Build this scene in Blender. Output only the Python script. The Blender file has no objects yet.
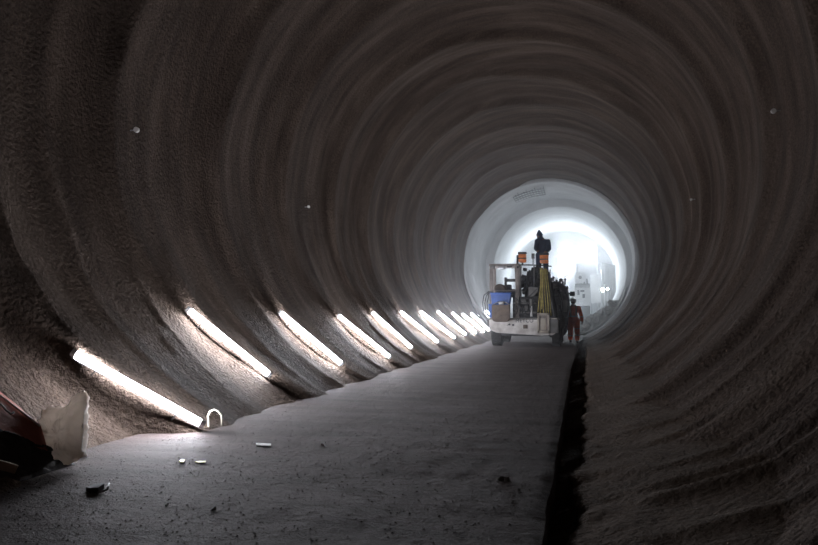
import bpy, bmesh, math, random
import numpy as np
from math import sin, cos, pi, sqrt, atan2, radians
from mathutils import Vector, Matrix, noise
random.seed(7)
SC = bpy.context.scene
COL = SC.collection

# ------------------------------------------------------------------ camera
EYE = 1.22
FPX = 750.0
pb = math.atan(40.5 / FPX); pa = math.atan(171 / FPX * cos(pb))
camd = bpy.data.cameras.new('camera'); cam = bpy.data.objects.new('camera', camd); COL.objects.link(cam)
camd.sensor_width = 36; camd.lens = 36 * FPX / 818; camd.clip_end = 300
cam.location = (0, 0, EYE)
_F = Vector((-sin(pa) * cos(pb), cos(pa) * cos(pb), sin(pb)))
_R = Vector((cos(pa), sin(pa), 0)); _U = _R.cross(_F)
cam.matrix_world = Matrix(((_R.x, _U.x, -_F.x, 0), (_R.y, _U.y, -_F.y, 0), (_R.z, _U.z, -_F.z, EYE), (0, 0, 0, 1)))
SC.camera = cam

def W(px, py, y):
    "point at distance y down the tunnel that is seen at a given place of the photograph"
    d = _F * FPX + _R * (px - 409) + _U * (272.5 - py)
    return Vector((d.x / d.y * y, y, EYE + d.z / d.y * y))

def G(px, py, h=0.0):
    "point at height h seen at a given place"
    d = _F * FPX + _R * (px - 409) + _U * (272.5 - py)
    t = (h - EYE) / d.z
    return Vector((d.x * t, d.y * t, h))

# ------------------------------------------------------------------ materials
def nt(name):
    m = bpy.data.materials.new(name); m.use_nodes = True
    n = m.node_tree; n.nodes.clear()
    out = n.nodes.new('ShaderNodeOutputMaterial'); b = n.nodes.new('ShaderNodeBsdfPrincipled')
    n.links.new(b.outputs[0], out.inputs[0])
    return m, n, b, out

def mat(name, c1, c2=None, rough=.7, metal=0., scale=6., bump=0., bscale=None, spec=.5, detail=6, trans=0.):
    m, n, b, out = nt(name)
    tc = n.nodes.new('ShaderNodeTexCoord')
    ns = n.nodes.new('ShaderNodeTexNoise'); ns.inputs['Scale'].default_value = scale; ns.inputs['Detail'].default_value = detail
    n.links.new(tc.outputs['Object'], ns.inputs['Vector'])
    r = n.nodes.new('ShaderNodeValToRGB')
    c2 = c2 or tuple(x * .75 for x in c1)
    r.color_ramp.elements[0].position = .35; r.color_ramp.elements[0].color = (*c2, 1)
    r.color_ramp.elements[1].position = .65; r.color_ramp.elements[1].color = (*c1, 1)
    n.links.new(ns.outputs['Fac'], r.inputs[0]); n.links.new(r.outputs[0], b.inputs['Base Color'])
    b.inputs['Roughness'].default_value = rough; b.inputs['Metallic'].default_value = metal
    b.inputs['Specular IOR Level'].default_value = spec
    if bump:
        n2 = n.nodes.new('ShaderNodeTexNoise'); n2.inputs['Scale'].default_value = bscale or scale * 4; n2.inputs['Detail'].default_value = 5
        n.links.new(tc.outputs['Object'], n2.inputs['Vector'])
        bp = n.nodes.new('ShaderNodeBump'); bp.inputs['Distance'].default_value = bump; bp.inputs['Strength'].default_value = 1
        n.links.new(n2.outputs['Fac'], bp.inputs['Height']); n.links.new(bp.outputs[0], b.inputs['Normal'])
    return m

def emat(name, col, strength):
    m, n, b, out = nt(name)
    b.inputs['Base Color'].default_value = (.8, .8, .8, 1)
    b.inputs['Emission Color'].default_value = (*col, 1); b.inputs['Emission Strength'].default_value = strength
    return m

def shotcrete(name, dark, mid, pale, s1=14., s2=45., d1=.03, d2=.01, spec=.07, rough=.9, stretch=(1, 1, 1)):
    m, n, b, out = nt(name)
    tc = n.nodes.new('ShaderNodeTexCoord'); L = n.links.new
    def N(scale, detail=5, rgh=.55, vec=None):
        x = n.nodes.new('ShaderNodeTexNoise'); x.inputs['Scale'].default_value = scale; x.inputs['Detail'].default_value = detail
        x.inputs['Roughness'].default_value = rgh; L(vec or tc.outputs['Object'], x.inputs['Vector']); return x.outputs['Fac']
    mp = n.nodes.new('ShaderNodeMapping'); mp.inputs['Scale'].default_value = stretch; L(tc.outputs['Object'], mp.inputs['Vector'])
    big = N(.8, 6, .6, mp.outputs[0]); fine = N(30, 6, .7)
    r = n.nodes.new('ShaderNodeValToRGB'); e = r.color_ramp.elements
    e[0].position = .3; e[0].color = (*dark, 1); e[1].position = .72; e[1].color = (*pale, 1)
    k = e.new(.5); k.color = (*mid, 1)
    ad = n.nodes.new('ShaderNodeMath'); ad.operation = 'MULTIPLY_ADD'; ad.inputs[1].default_value = .45; L(fine, ad.inputs[0])
    sc_ = n.nodes.new('ShaderNodeMath'); sc_.operation = 'MULTIPLY'; sc_.inputs[1].default_value = .55; L(big, sc_.inputs[0]); L(sc_.outputs[0], ad.inputs[2])
    L(ad.outputs[0], r.inputs[0]); L(r.outputs[0], b.inputs['Base Color'])
    b.inputs['Roughness'].default_value = rough; b.inputs['Specular IOR Level'].default_value = spec
    b1 = n.nodes.new('ShaderNodeBump'); b1.inputs['Distance'].default_value = d1; L(N(s1, 3, .5), b1.inputs['Height'])
    b2 = n.nodes.new('ShaderNodeBump'); b2.inputs['Distance'].default_value = d2; L(N(s2, 4, .6), b2.inputs['Height'])
    L(b1.outputs[0], b2.inputs['Normal']); L(b2.outputs[0], b.inputs['Normal'])
    return m

M = dict(
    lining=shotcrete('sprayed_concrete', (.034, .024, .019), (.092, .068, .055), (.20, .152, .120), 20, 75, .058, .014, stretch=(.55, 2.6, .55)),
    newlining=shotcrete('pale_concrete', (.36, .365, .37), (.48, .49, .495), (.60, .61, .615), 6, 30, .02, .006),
    slab=shotcrete('slab_concrete', (.044, .032, .030), (.083, .062, .058), (.132, .100, .095), 12, 60, .022, .016, spec=.16, rough=.8, stretch=(1, 3.5, 1)),
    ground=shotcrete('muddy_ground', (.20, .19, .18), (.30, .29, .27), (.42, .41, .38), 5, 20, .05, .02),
    bench=shotcrete('sprayed_benching', (.056, .039, .028), (.106, .077, .057), (.175, .130, .10), 20, 75, .042, .014),
    tube=emat('led_diffuser', (.90, .92, 1.), 172.),
    flood=emat('floodlight_lens', (.82, .91, 1.), 1500.),
    alu=mat('aluminium', (.6, .6, .62), rough=.4, metal=.8),
    plastic=mat('grey_plastic', (.35, .35, .36), rough=.5),
    galv=mat('galvanised_steel', (.42, .42, .43), rough=.5, metal=.6),
    rubber=mat('tyre_rubber', (.035, .034, .033), (.02, .02, .02), rough=.85, scale=12, bump=.01),
    rim=mat('muddy_rim', (.16, .14, .12), rough=.8),
    white=mat('dirty_white_paint', (.80, .77, .74), (.46, .42, .39), rough=.55, scale=2.6, bump=.003, detail=9),
    cream=mat('cream_paint', (.55, .50, .42), (.36, .31, .26), rough=.6, scale=3, detail=8),
    cabp=mat('cab_paint', (.32, .28, .26), (.20, .17, .155), rough=.6, scale=5),
    black=mat('black_steel', (.028, .028, .032), (.015, .015, .018), rough=.55, scale=8, bump=.004),
    dark=mat('dark_machinery', (.075, .072, .078), (.03, .03, .034), rough=.6, scale=5, bump=.01),
    greyp=mat('grey_paint', (.20, .195, .19), (.12, .115, .11), rough=.6, scale=4),
    brown=mat('muddy_brown_steel', (.17, .125, .095), (.10, .075, .06), rough=.8, scale=6, bump=.01),
    blue=mat('blue_plastic', (.045, .13, .46), (.03, .09, .33), rough=.45, scale=4),
    orange=mat('orange_lens', (.85, .26, .06), (.55, .15, .04), rough=.35, scale=9),
    yellow=mat('yellow_hose', (.50, .42, .12), (.28, .22, .07), rough=.6, scale=9),
    cable=mat('cable_black', (.03, .03, .035), rough=.5),
    palecable=mat('cable_cream', (.62, .56, .45), rough=.6),
    hivis=mat('orange_workwear', (1., .19, .06), (.75, .11, .04), rough=.8, scale=7, bump=.01),
    tape=mat('silver_reflective_tape', (.50, .38, .33), (.40, .2, .15), rough=.6),
    navy=mat('navy_workwear', (.05, .075, .15), (.03, .045, .09), rough=.85, scale=6, bump=.01),
    skin=mat('skin', (.30, .17, .12), (.24, .13, .09), rough=.6, scale=9),
    boot=mat('boot_leather', (.05, .04, .032), rough=.7),
    helmet=mat('white_helmet', (.85, .86, .88), (.75, .76, .78), rough=.3),
    bluehelmet=mat('navy_helmet', (.05, .07, .12), rough=.4),
    bag=mat('woven_bag', (.66, .61, .56), (.50, .45, .41), rough=.75, scale=5, bump=.012, bscale=9),
    tarp=mat('dark_tarpaulin', (.035, .028, .026), (.018, .015, .014), rough=.85, scale=5, bump=.03, bscale=6),
    redsheet=mat('red_brown_board', (.40, .10, .07), (.26, .07, .05), rough=.75, scale=4, bump=.01),
    wood=mat('timber', (.48, .34, .22), (.36, .25, .16), rough=.75, scale=5),
    strap=mat('white_strap', (.72, .66, .62), rough=.6),
    paper=mat('white_paper', (.85, .84, .82), (.8, .79, .77), rough=.7),
    ytape=mat('yellow_tape', (.75, .66, .08), (.6, .5, .05), rough=.5),
    rock=shotcrete('broken_concrete', (.10, .098, .09), (.24, .23, .21), (.46, .45, .42), 9, 40, .02, .01),
    litter=mat('dark_litter', (.05, .042, .038), rough=.8),
    glass=mat('dark_window', (.05, .06, .07), rough=.15),
    rigwhite=mat('rig_white_paint', (.82, .82, .82), (.68, .68, .68), rough=.5, scale=2),
    letter=mat('dark_lettering', (.012, .012, .02), rough=.5),
    target=mat('survey_reflector', (.85, .82, .78), (.75, .72, .68), rough=.35),
)

def translucent(m, col, fac):
    n = m.node_tree; b = [x for x in n.nodes if x.type == 'BSDF_PRINCIPLED'][0]; out = [x for x in n.nodes if x.type == 'OUTPUT_MATERIAL'][0]
    t = n.nodes.new('ShaderNodeBsdfTranslucent'); t.inputs[0].default_value = (*col, 1)
    mx = n.nodes.new('ShaderNodeMixShader'); mx.inputs[0].default_value = fac
    n.links.new(b.outputs[0], mx.inputs[1]); n.links.new(t.outputs[0], mx.inputs[2]); n.links.new(mx.outputs[0], out.inputs[0])
translucent(M['bag'], (.92, .84, .76), .42)
# ------------------------------------------------------------------ object helpers
def tag(o, label=None, cat=None, group=None, kind=None):
    if label: o['label'] = label
    if cat: o['category'] = cat
    if group: o['group'] = group
    if kind: o['kind'] = kind
    return o

def empty(name, loc, label, cat, group=None, rz=0.):
    o = bpy.data.objects.new(name, None); COL.objects.link(o); o.location = loc; o.rotation_euler = (0, 0, rz)
    o.empty_display_size = .1
    return tag(o, label, cat, group)

def link(name, me, m, parent=None, smooth=True):
    o = bpy.data.objects.new(name, me); COL.objects.link(o)
    if m: me.materials.append(m)
    if smooth:
        for p in me.polygons: p.use_smooth = True
    if parent:
        o.parent = parent
        o.matrix_parent_inverse = Matrix.Identity(4)
    return o

class MB:
    "collects shapes into one mesh; points are world points minus the base"
    def __init__(s, base=(0, 0, 0)):
        s.bm = bmesh.new(); s.b = Vector(base)
    def box(s, lo, hi, bev=.0, rot=None, piv=None):
        lo = Vector(lo) - s.b; hi = Vector(hi) - s.b
        c = (lo + hi) / 2; d = hi - lo; d = Vector([abs(q) for q in d])
        t = bmesh.new(); bmesh.ops.create_cube(t, size=1)
        for v in t.verts: v.co = Vector((v.co.x * d.x, v.co.y * d.y, v.co.z * d.z))
        if bev: bmesh.ops.bevel(t, geom=list(t.edges), offset=min(bev, min(d) * .4), segments=2, affect='EDGES', profile=.5)
        mp = {}
        for v in t.verts: mp[v] = s.bm.verts.new((rot @ v.co if rot else v.co) + c)
        for f in t.faces: s.bm.faces.new([mp[v] for v in f.verts])
        t.free()
        return s
    def prism(s, pts, y0, y1, bev=0.):
        "outline of (x, z) pushed from y0 to y1"
        a = [s.bm.verts.new(Vector((x, y0, z)) - s.b) for x, z in pts]
        c = [s.bm.verts.new(Vector((x, y1, z)) - s.b) for x, z in pts]
        n = len(pts); fs = [s.bm.faces.new(a), s.bm.faces.new(c[::-1])]
        for i in range(n): fs.append(s.bm.faces.new((a[i], c[i], c[(i + 1) % n], a[(i + 1) % n])))
        if bev:
            bmesh.ops.bevel(s.bm, geom=list({e for f in fs for e in f.edges}), offset=bev, segments=2, affect='EDGES')
        return s
    def tube(s, pts, r, seg=10, cap=True):
        pts = [Vector(p) - s.b for p in pts]
        rs = r if isinstance(r, (list, tuple)) else [r] * len(pts)
        prev = None; rings = []
        for i, p in enumerate(pts):
            t = (pts[min(i + 1, len(pts) - 1)] - pts[max(i - 1, 0)]).normalized()
            if prev is None:
                u = t.orthogonal().normalized()
            else:
                u = (prev - t * prev.dot(t))
                u = u.normalized() if u.length > 1e-6 else t.orthogonal().normalized()
            prev = u; w = t.cross(u)
            rings.append([s.bm.verts.new(p + (u * cos(2 * pi * k / seg) + w * sin(2 * pi * k / seg)) * rs[i]) for k in range(seg)])
        for a, c in zip(rings, rings[1:]):
            for k in range(seg): s.bm.faces.new((a[k], a[(k + 1) % seg], c[(k + 1) % seg], c[k]))
        if cap:
            s.bm.faces.new(rings[0][::-1]); s.bm.faces.new(rings[-1])
        return s
    def ball(s, c, r, seg=16, rings=10, sc=(1, 1, 1), rot=None):
        rr = bmesh.ops.create_uvsphere(s.bm, u_segments=seg, v_segments=rings, radius=r)
        for v in rr['verts']:
            q = Vector((v.co.x * sc[0], v.co.y * sc[1], v.co.z * sc[2]))
            if rot: q = rot @ q
            v.co = q + Vector(c) - s.b
        return s
    def lathe(s, prof, c, axis='Z', seg=32):
        "prof: list of (radius, offset along axis)"
        c = Vector(c) - s.b; rings = []
        for r, h in prof:
            ring = []
            for k in range(seg):
                a = 2 * pi * k / seg
                if axis == 'Z': q = Vector((r * cos(a), r * sin(a), h))
                elif axis == 'X': q = Vector((h, r * cos(a), r * sin(a)))
                else: q = Vector((r * sin(a), h, r * cos(a)))
                ring.append(s.bm.verts.new(c + q))
            rings.append(ring)
        for a, d in zip(rings, rings[1:]):
            for k in range(seg): s.bm.faces.new((a[k], a[(k + 1) % seg], d[(k + 1) % seg], d[k]))
        s.bm.faces.new(rings[0][::-1]); s.bm.faces.new(rings[-1])
        return s
    def build(s, name, m, parent=None, smooth=False, auto=True):
        bmesh.ops.recalc_face_normals(s.bm, faces=s.bm.faces)
        me = bpy.data.meshes.new(name); s.bm.to_mesh(me); s.bm.free()
        o = link(name, me, m, parent, smooth)
        if not smooth and auto:
            for p in me.polygons: p.use_smooth = True
            try: me.set_sharp_from_angle(angle=radians(35))
            except Exception: pass
        return o

def arc_pts(p0, p1, sag, n=14, side=None):
    p0 = Vector(p0); p1 = Vector(p1); side = Vector(side or (0, 0, -1))
    return [p0.lerp(p1, i / n) + side * sag * 4 * (i / n) * (1 - i / n) for i in range(n + 1)]

# ------------------------------------------------------------------ tunnel shell
CX, CZ, RX, RZ = -1.63, 3.92, 4.66, 4.50
YR = 40.5           # where the pale lining starts
PITCH = 1.05
def fb(x, y, z, o=3): return noise.fractal(Vector((x, y, z)), 1.0, 2.0, o)
_rnd = random.Random(3)
AMP = {}
def ridge(k):
    if k not in AMP: AMP[k] = (_rnd.uniform(.45, 1.25), _rnd.uniform(-.18, .18))
    return AMP[k]
for _k in range(-20, 60): ridge(_k)
def cords(y, ca, sa):
    w = .10 * fb(ca * 2.5, sa * 2.5, 3, 2); q = 0
    for c, hgt, wd in ((4.2, .035, .08), (5.0, .055, .08), (5.3, .045, .07), (5.85, .055, .09), (6.9, .045, .09), (7.7, .035, .08)):
        q += hgt * math.exp(-((y + w - c) / wd) ** 2)
    return q * (1.0 + .5 * fb(ca * 9, y * 5, sa * 9, 2))
def disp(th, y):
    "how far the sprayed surface stands in from the nominal profile"
    ca, sa = cos(th), sin(th)
    yy = y + .22 * fb(ca * 1.3, y * .12, sa * 1.3 + 4, 2) + .05 * fb(ca * 4, y * .6, sa * 4, 2)
    t = (yy - .35) / PITCH; k = math.floor(t); f = t - k
    a, sh = ridge(k)
    # each round is a shallow belly between two ridges
    v = abs(f - .5) * 2
    d = .055 * a * (v ** 2.2) * (.75 + .5 * fb(ca * 1.1 + 9, k * 3.1, sa * 1.1, 2))
    d += .03 * fb(ca * 2.2, y * .45 + 5, sa * 2.2, 3) + .007 * fb(ca * 9, y * 3.0, sa * 9, 3)
    d += .014 * fb(ca * 1.5 + 3, y * 2.3, sa * 1.5, 2)
    yw = y + .30 * fb(ca * 1.2 + 2, y * .1, sa * 1.2, 2) * min(1, max(0, (-ca + .6)))
    hh = CZ - RZ * ca
    if sa < 0: yw += .72 * math.tanh((hh - 1.2) / .9) * min(1, -sa * 2.5)
    kk = math.floor((yw - 9.62) / 3.13 + .5); g = yw - 9.62 - kk * 3.13
    aa = .75 + .5 * fb(kk * 7.7, ca * .8, sa * .8, 1)
    d += (.10 + .14 * max(0, min(1, (hh - 2.2) / 2.5))) * aa * (math.exp(-(g / .16) ** 2) if g < 0 else math.exp(-(g / .8) ** 2))
    if sa < 0 and yw < 6.42:
        q = min(1, (6.42 - yw) / .16); q = q * q * (3 - 2 * q)
        d -= .30 * q * max(0, min(1, (yw - 3.6) / 2.2)) * max(0, min(1, (1.9 - hh) / 1.2))
    if y < 9 and ca > -.2 and sa > 0: d += cords(y, ca, sa)
    return d

def shell(name, ys, nth, rfun, m):
    me = bpy.data.meshes.new(name); V = []; Fc = []
    for y in ys:
        for j in range(nth):
            th = 2 * pi * j / nth
            d = rfun(th, y)
            V.append((CX + .38 * max(0, min(1, (y - 43) / 4)) + (RX - d) * sin(th), y, CZ - (RZ - d) * cos(th)))
    for i in range(len(ys) - 1):
        for j in range(nth):
            a = i * nth + j; b_ = i * nth + (j + 1) % nth
            Fc.append((a, b_, b_ + nth, a + nth))
    me.from_pydata(V, [], Fc)
    return link(name, me, m)

ys = [-14 + .5 * i for i in range(24)] + [-2 + .1 * i for i in range(50)] + [3 + .045 * i for i in range(156)] + [10.02 + .085 * i for i in range(int((YR - 10.02) / .085) + 1)] + [YR]
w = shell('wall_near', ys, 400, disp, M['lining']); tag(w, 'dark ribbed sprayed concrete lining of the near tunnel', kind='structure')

def rfar(th, y):
    d = .16
    if y > 47.1: d = .16 + .45 * min(1, (y - 47.1) / .05)
    ca, sa = cos(th), sin(th)
    d += .03 * fb(ca * 2 + 7, y * .5, sa * 2, 3)
    t = (y - YR) / 1.5; d += .03 * (abs((t % 1) - .5) * 2) ** 2.5
    if y > 58: d += .06 * (abs(((y / 3) % 1) - .5) * 2) ** 2
    return d
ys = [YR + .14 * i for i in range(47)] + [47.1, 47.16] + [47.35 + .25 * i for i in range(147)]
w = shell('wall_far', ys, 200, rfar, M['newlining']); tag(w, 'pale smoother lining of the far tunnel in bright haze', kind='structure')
# collar where the pale lining begins
mb = MB()
n = 160; rings = []
for dd, yo in ((-.25, .05), (.02, -.16), (.20, -.2), (.22, -.02), (.14, .12)):
    ring = []
    for j in range(n):
        th = 2 * pi * j / n; k = .018 * fb(cos(th) * 3, yo, sin(th) * 3, 3)
        ring.append(mb.bm.verts.new((CX + (RX - dd - k) * sin(th), YR + yo, CZ - (RZ - dd - k) * cos(th))))
    rings.append(ring)
for a, b_ in zip(rings, rings[1:]):
    for j in range(n): mb.bm.faces.new((a[j], b_[j], b_[(j + 1) % n], a[(j + 1) % n]))
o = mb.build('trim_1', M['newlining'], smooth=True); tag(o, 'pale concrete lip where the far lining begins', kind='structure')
# rear ends
mb = MB(); n = 64
mb.bm.faces.new([mb.bm.verts.new((CX + RX * sin(2 * pi * j / n), 84, CZ - RZ * cos(2 * pi * j / n))) for j in range(n)])
o = mb.build('wall_back', M['newlining']); tag(o, 'tunnel face lost in the bright haze', kind='structure')
mb = MB()
mb.bm.faces.new([mb.bm.verts.new((CX + RX * sin(2 * pi * j / n), -13.9, CZ - RZ * cos(2 * pi * j / n))) for j in range(n)])
o = mb.build('wall_front', M['lining']); tag(o, 'dark end of the tunnel behind the viewer', kind='structure')

# ------------------------------------------------------------------ floor slab
def edge_x(y):
    e = -.215 + .015 * fb(1, y * 1.3, 0, 3)
    if y > 17: e += .11 * min(1, (y - 17) / 8)
    if y > 30: e += .25 * min(1, (y - 30) / 8)
    return e
def slab_z(x, y):
    return .010 * fb(x * .7, y * .5, 2, 3) + .006 * fb(x * 6, y * 1.5, 1, 3) - .006 * abs(fb(x * .3, y * 4, 6, 2))
V = []; Fc = []; nx = 64
ys = [-13 + .5 * i for i in range(22)] + [-2 + .08 * i for i in range(int(43.4 / .08))]
for y in ys:
    e = edge_x(y)
    row = [(-4.35 + (e + 4.35) * i / (nx - 1)) for i in range(nx)]
    for i, x in enumerate(row): V.append((x, y, slab_z(x, y) - (.012 if i == nx - 1 else 0)))
    V.append((e + .012 + .01 * fb(0, y * 3, 3, 2), y, -.10)); V.append((e - .02 + .02 * fb(2, y * 3, 3, 2), y, -.55)); V.append((-4.35, y, -.55))
w_ = nx + 3
for i in range(len(ys) - 1):
    for j in range(w_):
        a = i * w_ + j; b_ = i * w_ + (j + 1) % w_
        Fc.append((a, b_, b_ + w_, a + w_))
Fc.append(tuple(range(w_))); Fc.append(tuple(range((len(ys) - 1) * w_, len(ys) * w_))[::-1])
me = bpy.data.meshes.new('floor'); me.from_pydata(V, [], Fc); o = link('floor', me, M['slab'])
try: me.set_sharp_from_angle(angle=radians(50))
except Exception: pass
tag(o, 'dark rough concrete roadway slab', kind='structure')

# sprayed benching to the right of the slab, ragged along its left edge
def inv_z(x): return CZ - RZ * sqrt(max(0, 1 - ((x - CX) / RX) ** 2))
V = []; Fc = []; ys = [-8 + .5 * i for i in range(12)] + [-2 + .06 * i for i in range(int(43 / .06))]; nx = 22
for y in ys:
    r0 = fb(3, y * .9, 1, 4); r1 = fb(8, y * 3.5, 5, 3)
    x0 = -.17 + .07 * r0 + .045 * r1 + .021 * max(0, min(y, 12))
    if y > 17: x0 += .11 * min(1, (y - 17) / 8)
    if y > 30: x0 += .25 * min(1, (y - 30) / 8)
    x1 = 1.15
    V.append((x0 + .03, y, -.6))
    for i in range(nx):
        t = i / (nx - 1); x = x0 + (x1 - x0) * t
        z = -.05 + (inv_z(x1) - .03 + .05) * (t ** 1.2) + (cords(y, .9, .5) * t if y < 9 else 0)
        z += .022 * (1 - t) * fb(x * 3, y * 1.6, 2, 4) + .012 * fb(x * 5, y * 5, 0, 3) * (1 - t)
        V.append((x, y, z - (.03 if i == 0 else 0)))
w_ = nx + 1
for i in range(len(ys) - 1):
    for j in range(w_ - 1):
        a = i * w_ + j
        Fc.append((a, a + 1, a + 1 + w_, a + w_))
me = bpy.data.meshes.new('trim_2'); me.from_pydata(V, [], Fc); o = link('trim_2', me, M['bench'])
tag(o, 'ragged sprayed concrete benching beside the dark gutter', kind='structure')

# ground of the far tunnel
V = []; Fc = []; ys = [YR + .8 + .25 * i for i in range(168)]; nx = 50
for y in ys:
    for i in range(nx):
        x = -5.2 + 8.0 * i / (nx - 1)
        V.append((x, y, -.03 + .12 * fb(x * .6, y * .35, 3, 4) + .22 * max(0, x - .2) ** 1.5 * .5))
for i in range(len(ys) - 1):
    for j in range(nx - 1):
        a = i * nx + j; Fc.append((a, a + 1, a + 1 + nx, a + nx))
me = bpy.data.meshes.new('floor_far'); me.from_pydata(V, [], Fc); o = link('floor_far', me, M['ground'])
tag(o, 'pale muddy ground of the far tunnel', kind='structure')

# reinforcing mesh patch left showing in the pale crown
mb = MB()
def lin(th, y, off=0.): return Vector((CX + (RX - .17 - off) * sin(th), y, CZ - (RZ - .17 - off) * cos(th)))
th0, th1 = pi + .06, pi + .46
for i in range(12):
    th = th0 + (th1 - th0) * i / 11
    mb.tube([lin(th, 41.8 + .35 * (i % 3), .05), lin(th, 44.6 + .5 * (i % 2), .05)], .022, 5)
for i in range(4):
    y = 42.4 + i * .7
    mb.tube([lin(th0 + (th1 - th0) * k / 10, y, .06) for k in range(11)], .02, 5)
o = mb.build('reinforcing_mesh', M['dark'])
tag(o, 'dark steel reinforcing mesh patch on the pale crown of the tunnel', 'reinforcing mesh')

# ------------------------------------------------------------------ strip lights
def wall_pt(h, y, off=.0, left=True):
    s_ = -1 if left else 1
    dz = (h - CZ) / RZ
    x = CX + s_ * RX * sqrt(1 - dz * dz)
    th = atan2((x - CX) / RX, -(h - CZ) / RZ)
    n_ = Vector((-(x - CX), 0, -(h - CZ))).normalized()
    d = disp(th % (2 * pi), y) if y < YR else .2
    return Vector((x, y, h)) + n_ * (d + off), n_

names = ['lowest and nearest of the strip lights, beside the white bulk bag',
         'second nearest strip light on the left wall',
         'third nearest strip light on the left wall',
         'fourth nearest strip light on the left wall',
         'fifth strip light along the left wall, between the fourth and the sixth',
         'sixth strip light along the left wall towards the machine',
         'seventh strip light along the left wall towards the machine',
         'eighth strip light along the left wall, fourth before the machine',
         'ninth strip light along the left wall, third before the machine',
         'tenth strip light along the left wall, second before the machine',
         'last strip light before the pale lip, touching the machine outline',
         'strip light added to brighten the pale far lining, mostly hidden behind the machine']
LI = [((0.804, 6.65), (-0.039, 7.08)), ((1.217, 9.43), (0.259, 9.94)), ((1.178, 12.62), (0.208, 13.0)), ((1.112, 15.76), (0.155, 16.2)), ((1.194, 18.81), (0.239, 19.04)), ((1.222, 21.97), (0.236, 22.58)), ((1.236, 24.96), (0.244, 25.79)), ((1.248, 28.14), (0.287, 28.8)), ((1.182, 31.2), (0.289, 31.81)), ((1.14, 33.76), (0.301, 34.79)), ((1.168, 36.84), (0.296, 36.88))]   # @LI
LI += [((1.2, 41.7), (.3, 42.3))]  # extra strip, added only to brighten the pale lining behind the machine
TOFF = .075
def light_path(i):
    "the flexible strip follows the wall, smoothed, a little off its surface"
    (h0, y0), (h1, y1) = LI[i]; n = 16
    q = [wall_pt(h0 + (h1 - h0) * k / n, y0 + (y1 - y0) * k / n) for k in range(n + 1)]
    a = q[0][0] + q[0][1] * TOFF; b = q[-1][0] + q[-1][1] * TOFF; nm = (q[n // 2][1]).normalized()
    bow = 0.
    for k in range(2, n - 1):
        t = k / n; need = (q[k][0] + q[k][1] * .05 - a.lerp(b, t)).dot(nm)
        bow = max(bow, need / (4 * t * (1 - t))) if need > 0 else bow
    md = (q[n // 2][0] + q[n // 2][1] * TOFF - a.lerp(b, .5)).dot(nm); bow = max(bow, min(md, 0))
    return [a.lerp(b, k / n) + nm * bow * 4 * (k / n) * (1 - k / n) for k in range(n + 1)], nm
def sweep(mb, P, nm, w, z0, z1):
    "flat channel swept along the strip"
    prev = None
    for k, p in enumerate(P):
        t = (P[min(k + 1, len(P) - 1)] - P[max(k - 1, 0)]).normalized(); q = t.cross(nm).normalized(); m_ = q.cross(t)
        p = p - mb.b
        ring = [mb.bm.verts.new(p + q * w + m_ * z0), mb.bm.verts.new(p + q * w + m_ * z1), mb.bm.verts.new(p - q * w + m_ * z1), mb.bm.verts.new(p - q * w + m_ * z0)]
        if prev:
            for e in range(4): mb.bm.faces.new((prev[e], ring[e], ring[(e + 1) % 4], prev[(e + 1) % 4]))
        else: mb.bm.faces.new(ring)
        prev = ring
    mb.bm.faces.new(prev[::-1]); return mb
for i in range(len(LI)):
    P, nm = light_path(i); a = P[0]
    e = empty('strip_light', a, 'lit white ' + names[i], 'strip light', 'strip lights up the left wall')
    sg = -1 if (P[-1] - P[0]).normalized().cross(nm).cross((P[-1] - P[0]).normalized()).dot(nm) > 0 else 1
    MB(a).tube(P, .036, 16).build('diffuser', M['tube'], e, smooth=True)
    sweep(MB(a), P, nm, .026, sg * .036, sg * .05).build('housing', M['plastic'], e)
    for p, d in ((P[0], P[1] - P[0]), (P[-1], P[-2] - P[-1])):
        d = d.normalized(); MB(a).tube([p - d * .02, p + d * .03], .039, 16).build('end_cap', M['helmet'], e)
    for k in (3, 13):
        MB(a).tube([P[k] - nm * .04, P[k] - nm * (TOFF + .05)], .010, 8).build('bracket', M['galv'], e)

# pale cable loop beside the lower end of the first strip light
p = Vector((G(208.5, 421, .01).x, 7.28, .01))
c = [W(208.6, 427, p.y), W(208.5, 421.5, p.y), W(207.8, 416, p.y), W(210, 411.5, p.y), W(214, 409.5, p.y), W(218, 411, p.y), W(221.5, 415, p.y), W(222, 419.5, p.y - .02), W(221.8, 426, p.y - .03)]
sm = []
for i in range(len(c) - 1):
    for k in range(4): sm.append(c[i].lerp(c[i + 1], k / 4))
sm.append(c[-1])
tag(MB(p).tube(sm, .010, 8).build('cable_loop', M['palecable'], smooth=True), 'pale loop of cable standing up at the foot of the nearest strip light', 'cable').location = p
tag(MB().tube(arc_pts(W(193, 411, 7.9), G(206, 416.5, .03), .02), .007, 6).build('cable_tail', M['palecable'], smooth=True), 'pale straight cable tail running along the nearest strip light to the loop', 'cable')

# ------------------------------------------------------------------ survey bolts
def bolt(h, y, left, label, r=.03):
    p, n_ = wall_pt(h, y, 0, left)
    e = empty('survey_bolt', p, label, 'survey target', 'survey targets on the tunnel lining')
    MB(p).tube([p - n_ * .05, p + n_ * .13], .009, 8).build('rod', M['galv'], e)
    MB(p).tube([p + n_ * .10 - Vector((0, .02, 0)), p + n_ * .10 + Vector((0, .02, 0))], r * 1.5, 20).build('reflector', M['target'], e)
bolt(3.79, 9.33, True, 'white round survey target high on the left wall above the nearest strip light', .025)
bolt(4.31, 12.27, False, 'white round survey target high on the right wall', .025)
bolt(3.70, 16.5, True, 'tiny pale survey target on the left wall far behind the nearer one', .02)
bolt(4.24, 20.98, False, 'tiny pale survey target on the right wall, far behind the nearer one', .02)

exec_parts = True
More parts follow.
